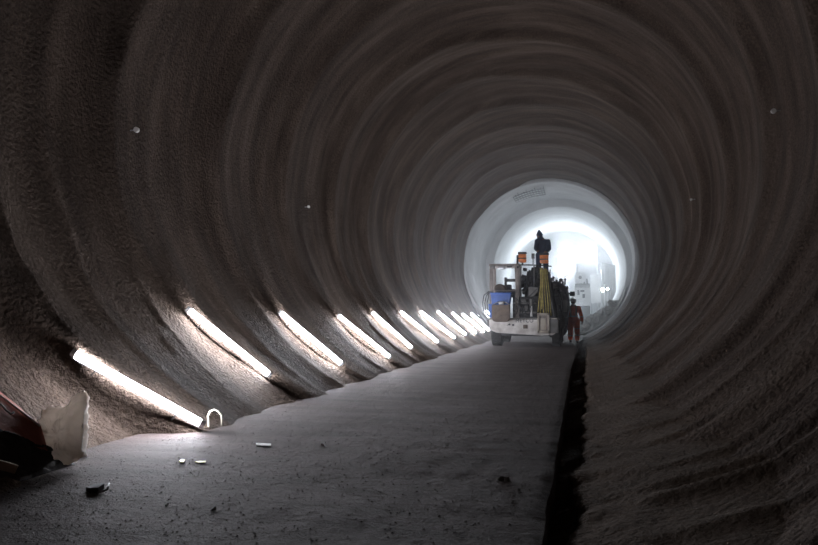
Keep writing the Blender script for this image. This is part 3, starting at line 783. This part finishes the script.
# ------------------------------------------------------------------ far works
def floodlight(px, py, y, r, label, parent_base):
    p = W(px, py, y)
    e = empty('floodlight', p, label, 'floodlight', 'floodlights in the far tunnel')
    MB(p).lathe([(r * .5, .28), (r * 1.05, .12), (r * 1.1, .0), (r * 1.02, -.01)], p, 'Y', 24).build('housing', M['greyp'], e)
    MB(p).lathe([(r, -.03), (r * .98, -.012)], p, 'Y', 24).build('lens', M['flood'], e)
    MB(p).box(p + Vector((-r * 1.25, .05, -r * .2)), p + Vector((r * 1.25, .12, r * .2)), .01).build('yoke', M['galv'], e)
    return p
FL = [(567, 250.5, 60., 'upper left floodlight glaring in the haze above the machine'), (590, 254, 60., 'upper right floodlight glaring in the haze over the white drilling rig'),
      (565, 272, 60., 'lower floodlight glaring beside the hopper of the machine')]
fp = [floodlight(a, b, c, .17, d, None) for a, b, c, d in FL]
# gantry that carries them
g0 = Vector((fp[0].x, 60.4, 0)); ge = empty('lighting_gantry', g0, 'steel gantry carrying the floodlights in the far tunnel haze', 'gantry')
MB(g0).tube([(fp[2].x - .5, 60.25, -.2), (fp[2].x - .5, 60.25, fp[0].z + .3)], .06, 10).build('mast', M['galv'], ge)
MB(g0).tube([(fp[1].x + .5, 60.25, -.2), (fp[1].x + .5, 60.25, fp[0].z + .3)], .06, 10).build('mast', M['galv'], ge)
MB(g0).tube([(fp[2].x - .55, 60.25, fp[0].z), (fp[1].x + .55, 60.25, fp[1].z)], .05, 10).build('crossbar', M['galv'], ge)
MB(g0).tube([(fp[2].x - .5, 60.25, fp[2].z), (fp[2].x + .3, 60.25, fp[2].z)], .05, 10).build('crossbar', M['galv'], ge)
# white drilling rig
RY = 54.
def RXx(px): return W(px, 300, RY).x
def RZz(py): return W(585, py, RY).z
rb = Vector((RXx(583), RY, 0)); RG = empty('drilling_rig', rb, 'white drilling rig with a round reel on top, fading into the haze', 'construction machine')
def rm(): return MB(rb)
hs = rm().box((RXx(574.5), RY, RZz(305.8)), (RXx(590.3), RY + 2.4, RZz(287)), .04).build('housing', M['rigwhite'], RG)
rm().box((RXx(575.5), RY - .02, RZz(287.6)), (RXx(590), RY + 1.5, RZz(283.6)), .03).build('top_deck', M['greyp'], RG)
for a_, b_, c_, d_ in ((577.5, 290, 579.5, 295), (580.5, 290, 584.5, 292), (582.5, 294, 585, 298)):
    rm().box((RXx(a_), RY - .03, RZz(d_)), (RXx(b_ if False else c_), RY + .02, RZz(b_)), .005).build('control_window', M['glass'], hs)
m = rm(); m.lathe([(.3, -.2), (.42, -.18), (.42, -.13), (.3, -.12), (.3, .12), (.42, .13), (.42, .18), (.3, .2)], (RXx(580.4), RY + .3, RZz(277.4)), 'Y', 32); rl = m.build('hose_reel', M['rigwhite'], RG)
rm().tube([(RXx(580.4), RY - .0, RZz(277.4)), (RXx(580.4), RY + .6, RZz(277.4))], .12, 14).build('reel_hub', M['greyp'], rl)
rm().tube([(RXx(577.6), RY + .5, RZz(285)), (RXx(578.4), RY + .5, RZz(263.5))], .09, 10).build('mast', M['rigwhite'], RG)
rm().box((RXx(576.5), RY + .4, RZz(264.5)), (RXx(581), RY + .7, RZz(262.8)), .03).build('mast_head', M['rigwhite'], RG)
for dx in (584.5, 587.5):
    rm().tube([(RXx(dx), RY + .3, RZz(285)), (RXx(dx - .5), RY + .3, RZz(274 + (dx - 584) * 1.3))], .05, 8).build('stanchion', M['greyp'], RG)
rm().box((RXx(575), RY + .1, .35), (RXx(590), RY + 3.6, RZz(305.6)), .05).build('chassis', M['dark'], RG)
for dx in (576.3, 589):
    for yy in (.5, 2.9):
        rm().lathe([(.25, -.15), (.42, -.13), (.45, 0), (.42, .13), (.25, .15)], (RXx(dx), RY + yy, .42), 'X', 24).build('wheel', M['rubber'], RG)
# pale board, dark screens and work lamp to its right
pb_ = Vector((W(595.6, 300, 56).x, 56, 0)); 
e = empty('site_board', pb_, 'pale upright site board behind the white drilling rig', 'board')
c0 = W(591, 303, 56); c1 = W(600.6, 274, 56)
MB(pb_).box((c0.x, 56, c0.z), (c1.x, 56.06, c1.z), .01).build('panel', M['rigwhite'], e)
for xx in (c0.x + .05, c1.x - .05): MB(pb_).tube([(xx, 56.09, -.1), (xx, 56.09, c1.z)], .03, 8).build('post', M['galv'], e)
s0 = W(602, 308, 58); s1 = W(615, 262, 58); sb = Vector(((s0.x + s1.x) / 2, 58, 0))
e = empty('curtain_frame', sb, 'dark blue grey curtain screen standing right of the work lamp', 'screen')
m = MB(sb); N_ = 26
va = []
for k in range(N_ + 1):
    x = s0.x + (s1.x - s0.x) * k / N_; yy = 58 + .06 * sin(k * 1.9)
    va.append((m.bm.verts.new(Vector((x, yy, s0.z - .5)) - sb), m.bm.verts.new(Vector((x, yy, s1.z - .25 * k / N_)) - sb)))
for a_, b_ in zip(va, va[1:]): m.bm.faces.new((a_[0], b_[0], b_[1], a_[1]))
o = m.build('curtain', M['greyp'], e, smooth=True); sd = o.modifiers.new('thickness', 'SOLIDIFY'); sd.thickness = .03
for xx in (s0.x, s1.x): MB(sb).tube([(xx, 58.15, -.1), (xx, 58.15, s1.z)], .04, 8).build('post', M['galv'], e)
lp = W(603, 290, 52); e = empty('work_lamp', Vector((lp.x, 52, 0)), 'bright work lamp on a thin post in front of the rubble heap', 'work lamp')
lb_ = Vector((lp.x, 52, 0))
MB(lb_).tube([(lp.x + .1, 52.05, .3), (lp.x + .1, 52.05, lp.z + .4)], .045, 8).build('post', M['rigwhite'], e)
MB(lb_).box((lp.x - .2, 51.98, lp.z - .14), (lp.x + .16, 52.08, lp.z + .14), .03).build('housing', M['greyp'], e)
M['lamp2'] = emat('work_lamp_lens', (.9, .96, 1.), 90.)
MB(lb_).box((lp.x - .11, 51.96, lp.z - .11), (lp.x + .07, 51.985, lp.z + .11), .01).build('lens', M['lamp2'], e)
lp = W(607.5, 289, 55); lb_ = Vector((lp.x, 55, 0))
e = empty('work_lamp', lb_, 'small work lamp right of the bright one, in front of the dark screen', 'work lamp')
MB(lb_).tube([(lp.x, 55.05, .3), (lp.x, 55.05, lp.z)], .03, 8).build('post', M['galv'], e)
MB(lb_).box((lp.x - .07, 54.96, lp.z - .06), (lp.x + .07, 55.03, lp.z + .06), .01).build('lens', M['lamp2'], e)

# rubble heap against the right wall
def heap_h(x, y):
    cx = CX + RX
    t = max(0, min(1, (x + .9) / 4.2)); fy = max(0, 1 - ((y - 47.) / 4.6) ** 2)
    return 2.9 * t ** 1.25 * fy ** .7
V = []; Fc = []; nx_, ny_ = 60, 60
for j in range(ny_):
    for i in range(nx_):
        x = -.9 + 4.3 * i / (nx_ - 1); y = 42.4 + 9.2 * j / (ny_ - 1)
        h = heap_h(x, y); z = h - .15 + min(h, 1) * .32 * fb(x * 2.2, y * 2.2, 1, 4)
        lim = CX + (RX - .30) * sqrt(max(.01, 1 - ((z - CZ) / (RZ - .30)) ** 2)) + .1; V.append((min(x, lim), y, z))
for j in range(ny_ - 1):
    for i in range(nx_ - 1):
        a = j * nx_ + i; Fc.append((a, a + 1, a + 1 + nx_, a + nx_))
me = bpy.data.meshes.new('rubble_heap'); me.from_pydata(V, [], Fc); o = link('rubble_heap', me, M['rock'], smooth=False)
tag(o, 'grey rubble heap piled against the right wall of the far tunnel', 'rubble', kind='stuff')
def rock_mesh(seed, r=.2):
    rr = random.Random(seed); bm = bmesh.new()
    pts = [Vector((rr.uniform(-1, 1) * r, rr.uniform(-1, 1) * r * .8, rr.uniform(-1, 1) * r * .7)) for _ in range(16)]
    for p in pts: bm.verts.new(p)
    bmesh.ops.convex_hull(bm, input=bm.verts)
    for v in [v for v in bm.verts if not v.link_faces]: bm.verts.remove(v)
    bmesh.ops.bevel(bm, geom=list(bm.edges), offset=r * .06, segments=1, affect='EDGES')
    me = bpy.data.meshes.new('rubble_block'); bm.to_mesh(me); bm.free(); me.materials.append(M['rock']); return me
rocks = [rock_mesh(k) for k in range(6)]
rr = random.Random(11); cnt = 0
protos = []
while cnt < 90:
    x = rr.uniform(-.6, 3.0); y = rr.uniform(42.8, 49.); h = heap_h(x, y)
    if h < .12 or ((x - CX) / (RX - .40)) ** 2 + ((h - CZ) / (RZ - .38)) ** 2 > 1: continue
    o = bpy.data.objects.new('rubble_block', rocks[cnt % 6]); COL.objects.link(o)
    s_ = rr.uniform(.6, 1.7); o.scale = (s_, s_, s_); o.location = (x, y, h + .02); o.rotation_euler = (rr.uniform(0, 6), rr.uniform(0, 6), rr.uniform(0, 6))
    tag(o, 'grey broken concrete block lying on the rubble heap', 'rubble block', 'blocks on the rubble heap'); cnt += 1

# ------------------------------------------------------------------ near left corner
# white woven bag leaning at the edge of the slab
yb = 5.2
def BW(px, py, dy=0.): return W(px, py, yb + .42 * max(0, (458 - py)) / 68 + dy)
front = [(83, 390.5), (79, 392), (75, 399), (71, 404.5), (66, 407), (60, 407.5), (53, 407.3), (46, 406.5), (44.5, 409), (43, 415), (41, 421), (40.5, 428), (40.5, 436), (41.5, 444), (45, 449), (52, 454), (60, 459), (67, 462.5), (72, 462), (77, 459), (80, 457.5), (81.5, 450), (82, 440), (82.6, 428), (83.5, 415), (84.5, 402), (84.2, 394)]
front = [(a[0] + (b[0] - a[0]) * k / 3, a[1] + (b[1] - a[1]) * k / 3 + (2.0 if a[1] > 455 else 0)) for a, b in zip(front, front[1:] + front[:1]) for k in range(3)]
bm = bmesh.new(); bb_ = BW(66, 462)
cxp, cyp = 63, 434
lay = []
for t, dy in ((1.0, .0), (.98, -.05), (.9, -.09), (.78, -.115), (.64, -.13), (.5, -.14), (.36, -.145), (.22, -.148), (.1, -.15)):
    ring = []
    for (a_, b_) in front:
        q = BW(cxp + (a_ - cxp) * t, cyp + (b_ - cyp) * t, 0); 
        ux = cxp + (a_ - cxp) * t; uy = cyp + (b_ - cyp) * t
        fold = .11 * abs(fb(ux * .055 + uy * .03, uy * .035, 1, 3)) * (1.15 - t) + .016 * fb(ux * .16, uy * .12, 4, 2)
        ring.append(bm.verts.new(Vector((q.x, q.y + dy + fold, q.z)) - bb_))
    lay.append(ring)
for t, dy in ((.95, .09), (.7, .16), (.3, .18)):
    ring = []
    for (a_, b_) in front:
        q = BW(cxp + (a_ - cxp) * t, cyp + (b_ - cyp) * t, 0)
        ring.append(bm.verts.new(Vector((q.x, q.y + dy + .02 * fb(a_ * .1, b_ * .1, 7, 2), q.z)) - bb_))
    lay.insert(0, ring)
nn = len(front)
for a_, b_ in zip(lay, lay[1:]):
    for j in range(nn): bm.faces.new((a_[j], b_[j], b_[(j + 1) % nn], a_[(j + 1) % nn]))
bm.faces.new(lay[0][::-1]); bm.faces.new(lay[-1])
bmesh.ops.recalc_face_normals(bm, faces=bm.faces)
me = bpy.data.meshes.new('bulk_bag'); bm.to_mesh(me); bm.free()
o = link('bulk_bag', me, M['bag']); o.location = bb_
sb_ = o.modifiers.new('soft', 'SUBSURF'); sb_.levels = 1; sb_.render_levels = 1
tx = bpy.data.textures.new('crumple', 'CLOUDS'); tx.noise_scale = .09; tx.noise_depth = 3; tx.noise_type = 'HARD_NOISE'
dm = o.modifiers.new('crumple', 'DISPLACE'); dm.texture = tx; dm.strength = .05; dm.mid_level = .5
tag(o, 'white crumpled woven bulk bag standing at the edge of the roadway', 'bag')
# seam down the right edge
mb = MB(bb_)
mb.tube([BW(83.6, 391, .04), BW(84.4, 403, .04), BW(83, 420, .03), BW(81.7, 440, .03), BW(80.5, 457, .03)], .010, 6)
mb.build('seam', M['strap'], o, smooth=True)
p = G(84.5, 457, .0)
m = MB(p); m.prism([(p.x - .035, 0.), (p.x + .02, 0.), (p.x + .0, .07), (p.x - .03, .10)], p.y, p.y + .02, .004)
o = m.build('paper_scrap', M['paper']); o.location = p; tag(o, 'white paper scrap standing against the foot of the bulk bag', 'paper')

# red-brown board leaning on the wall, dark tarpaulin in front, strap, timber
yb2 = 5.45
a0, a1, a2, a3 = W(-30, 372, 5.1), W(41, 427, 5.22), W(45, 452, 5.08), W(-30, 430, 4.5)
bm = bmesh.new(); v0 = a0
vs = [bm.verts.new(q - v0) for q in (a0, a1, a2, a3)]; bm.faces.new(vs); bmesh.ops.subdivide_edges(bm, edges=bm.edges, cuts=9, use_grid_fill=True)
for v in bm.verts: v.co.y += .03 * fb(v.co.x * 3, 0, v.co.z * 3, 2)
me = bpy.data.meshes.new('red_sheet'); bm.to_mesh(me); bm.free(); o = link('red_sheet', me, M['redsheet']); o.location = v0
sd = o.modifiers.new('thickness', 'SOLIDIFY'); sd.thickness = .02
tag(o, 'red brown sheet slanting down to the white bulk bag', 'sheet')
def strap(pts, r, label):
    b_ = Vector(pts[0]); o = MB(b_).tube(pts, r, 6).build('strap', M['strap'], smooth=True); o.location = b_; tag(o, label, 'strap', 'pale straps on the red sheet')
strap([W(-20, 381, 5.05), W(5, 399, 5.08), W(22, 412, 5.13), W(40, 426, 5.18)], .008, 'long pale strap along the top edge of the red sheet')
strap([W(-20, 389, 4.98), W(0, 403, 4.98), W(6, 410, 4.98), W(11, 414, 5.0), W(14, 412, 5.02)], .008, 'short pale strap hooked on the left of the red sheet')
# tarpaulin: crumpled dark heap
tp = G(20, 478, 0)
V = []; Fc = []; nn = 40
P00, P10, P01, P11 = G(-60, 507, .0), G(76, 464, 0), W(-60, 418, 4.25), W(44, 446, 5.08)
for j in range(nn):
    for i in range(nn):
        u = i / (nn - 1); v = j / (nn - 1)
        q = (P00 * (1 - u) + P10 * u) * (1 - v) + (P01 * (1 - u) + P11 * u) * v
        q.z += .10 * sin(v * pi * .5) * (1 - u) + .05 * fb(u * 5, v * 4, 0, 4) - (.06 if j == 0 else 0)
        q.y += .05 * fb(u * 4 + 3, v * 4, 2, 3)
        V.append(q - tp)
for j in range(nn - 1):
    for i in range(nn - 1):
        a = j * nn + i; Fc.append((a, a + 1, a + 1 + nn, a + nn))
me = bpy.data.meshes.new('tarpaulin'); me.from_pydata(V, [], Fc); o = link('tarpaulin', me, M['tarp']); o.location = tp
sd = o.modifiers.new('thickness', 'SOLIDIFY'); sd.thickness = .015
tag(o, 'dark crumpled tarpaulin heaped in the corner beside the bulk bag', 'tarpaulin')
a_ = W(-14, 461, 4.28); b_ = W(15, 469, 4.5)
d = (b_ - a_).normalized(); q = Vector((0, -.5, .86)); n_ = d.cross(q).normalized(); q = n_.cross(d)
rot = Matrix((d, n_, q)).transposed(); c = (a_ + b_) / 2; L_ = (b_ - a_).length
o = MB(c).box(c - Vector((L_ / 2, .02, .03)), c + Vector((L_ / 2, .02, .03)), .004, rot).build('timber_offcut', M['wood']); o.location = c
tag(o, 'pale timber offcut lying on the dark tarpaulin', 'timber')

# ------------------------------------------------------------------ litter on the slab
def flat_scrap(name, poly, h, m, label, cat, group=None, th=.012, curl=.0):
    pts = [G(a, b, h) for a, b in poly]; c = sum(pts, Vector()) / len(pts); c.z = slab_z(c.x, c.y)
    bm = bmesh.new()
    lo = [bm.verts.new((p.x - c.x, p.y - c.y, .0)) for p in pts]
    hi = [bm.verts.new((p.x - c.x, p.y - c.y, th + curl * random.random())) for p in pts]
    bm.faces.new(hi); bm.faces.new(lo[::-1])
    for i in range(len(pts)): bm.faces.new((lo[i], lo[(i + 1) % len(pts)], hi[(i + 1) % len(pts)], hi[i]))
    bmesh.ops.recalc_face_normals(bm, faces=bm.faces)
    me = bpy.data.meshes.new(name); bm.to_mesh(me); bm.free(); o = link(name, me, m, smooth=False); o.location = c + Vector((0, 0, .004))
    return tag(o, label, cat, group)
flat_scrap('paper_strip', [(256, 443.8), (271, 444.3), (271, 446.6), (256, 446)], .0, M['paper'], 'white paper strip lying in the middle of the roadway', 'paper', th=.008)
flat_scrap('yellow_tape_scrap', [(179, 463.5), (181.5, 461.5), (185, 462), (184, 464), (181, 464.4)], 0, M['ytape'], 'yellow tape scrap, left one of the pair', 'tape scrap', 'yellow tape scraps', .008)
flat_scrap('yellow_tape_scrap', [(195, 462.6), (199, 462), (206, 462), (205, 463.4), (198, 463.8)], 0, M['ytape'], 'yellow tape scrap, longer right one of the pair', 'tape scrap', 'yellow tape scraps', .006)
flat_scrap('dark_rag', [(86, 491), (93, 488.5), (101, 489), (104, 491), (98, 493.5), (90, 493)], 0, M['litter'], 'small dark rag lying at the lower left of the roadway', 'rag', th=.02, curl=.03)
p0 = G(98, 492.5, .01)
o = MB(p0).tube([p0, G(104, 490.5, .015), G(107, 489.5, .03), W(109, 483.5, G(107, 490, 0).y)], .008, 6).build('bent_wire', M['greyp'], smooth=True); o.location = p0
tag(o, 'bent grey wire curling up from the dark rag', 'wire')
# black stain-like strip under the tape
def pebble(px, py, r, m, label, name='stone', h=0., cat='stone', group='loose stones on the roadway'):
    c = G(px, py, h); z = slab_z(c.x, c.y) if h == 0 else h
    me = rock_mesh(int(px * 7 + py), r); me.materials.clear(); me.materials.append(m)
    o = bpy.data.objects.new(name, me); COL.objects.link(o); o.location = (c.x, c.y, z + r * .45); tag(o, label, cat, group)
pebble(267, 402.5, .045, M['target'], 'white lump at the left edge of the roadway between the first two strip lights')
pebble(322.5, 445, .022, M['target'], 'small pale chip right of the white paper strip')
pebble(213.5, 510, .022, M['rock'], 'pale stone low on the roadway right of the dark rag')
pebble(166, 506.5, .012, M['rock'], 'tiny pale chip between the dark rag and the lower stone')
pebble(111, 491, .010, M['rock'], 'tiny stone just right of the bent wire')
pebble(501, 480, .035, M['rock'], 'brown stone near the right edge of the roadway')
pebble(507, 479.6, .025, M['rock'], 'smaller brown stone beside the one at the right edge of the roadway')
for px, py, r, lb in ((583, 357, .05, 'pale lump in the gutter nearest the walking person'), (585.5, 358, .035, 'smaller pale lump in the gutter behind the first'), (562, 466, .03, 'pale chip in the dark gutter halfway down')):
    c = G(px, py, -.12); me = rock_mesh(int(px), r); me.materials.clear(); me.materials.append(M['target'] if r > .04 else M['rock'])
    o = bpy.data.objects.new('stone', me); COL.objects.link(o); o.location = c; tag(o, lb, 'stone', 'stones in the gutter')
# grit on the near slab: uncountable
rr = random.Random(21); bm = bmesh.new()
for k in range(2600):
    y = 3.0 + 9 * rr.random() ** 1.7; x = rr.uniform(-4.0, -.3); r = rr.uniform(.003, .009)
    z = slab_z(x, y)
    vs = [bm.verts.new((x + r * a, y + r * b, z + r * c)) for a, b, c in ((1, 0, 0), (-.5, .8, 0), (-.6, -.8, 0), (.1, .1, .9))]
    for f in ((0, 1, 3), (1, 2, 3), (2, 0, 3)): bm.faces.new([vs[i] for i in f])
me = bpy.data.meshes.new('grit'); bm.to_mesh(me); bm.free()
tag(link('grit', me, M['slab'], smooth=False), 'fine grit scattered over the near roadway slab', 'grit', kind='stuff')

# ------------------------------------------------------------------ haze
def haze(name, y0, y1, dens, label, r=5.6):
    m = bpy.data.materials.new(name); m.use_nodes = True; n = m.node_tree; n.nodes.clear()
    out = n.nodes.new('ShaderNodeOutputMaterial'); v = n.nodes.new('ShaderNodeVolumeScatter')
    v.inputs['Color'].default_value = (.93, .96, 1., 1); v.inputs['Density'].default_value = dens; v.inputs['Anisotropy'].default_value = .55
    n.links.new(v.outputs[0], out.inputs['Volume'])
    mb = MB(); nseg = 24; A = []; B = []
    for k in range(nseg):
        a = 2 * pi * k / nseg
        A.append(mb.bm.verts.new((CX + (RX + .3) * cos(a), y0, CZ + (RZ + .3) * sin(a)))); B.append(mb.bm.verts.new((CX + (RX + .3) * cos(a), y1, CZ + (RZ + .3) * sin(a))))
    for k in range(nseg): mb.bm.faces.new((A[k], A[(k + 1) % nseg], B[(k + 1) % nseg], B[k]))
    mb.bm.faces.new(A[::-1]); mb.bm.faces.new(B)
    o = mb.build(name, m, auto=False); tag(o, label, 'haze', kind='stuff')
haze('dust_haze', 20., 41.45, .007, 'thin dust haze filling the tunnel from the machine onwards')
haze('bright_haze', 41.5, 83.5, .022, 'thick bright haze filling the far tunnel')

# ------------------------------------------------------------------ world and view
wd = bpy.data.worlds.new('world'); SC.world = wd; wd.use_nodes = True
wd.node_tree.nodes['Background'].inputs[0].default_value = (.5, .55, .6, 1); wd.node_tree.nodes['Background'].inputs[1].default_value = 0.0
vs = SC.view_settings; vs.view_transform = 'Standard'; vs.look = 'None'; vs.gamma = 1; vs.use_curve_mapping = False; vs.exposure = 0.
cy = SC.cycles
cy.use_denoising = True
try: cy.denoiser = 'OPENIMAGEDENOISE'
except Exception: pass
cy.max_bounces = 8; cy.diffuse_bounces = 5; cy.glossy_bounces = 2; cy.volume_bounces = 1; cy.sample_clamp_indirect = 6
cy.use_light_tree = True
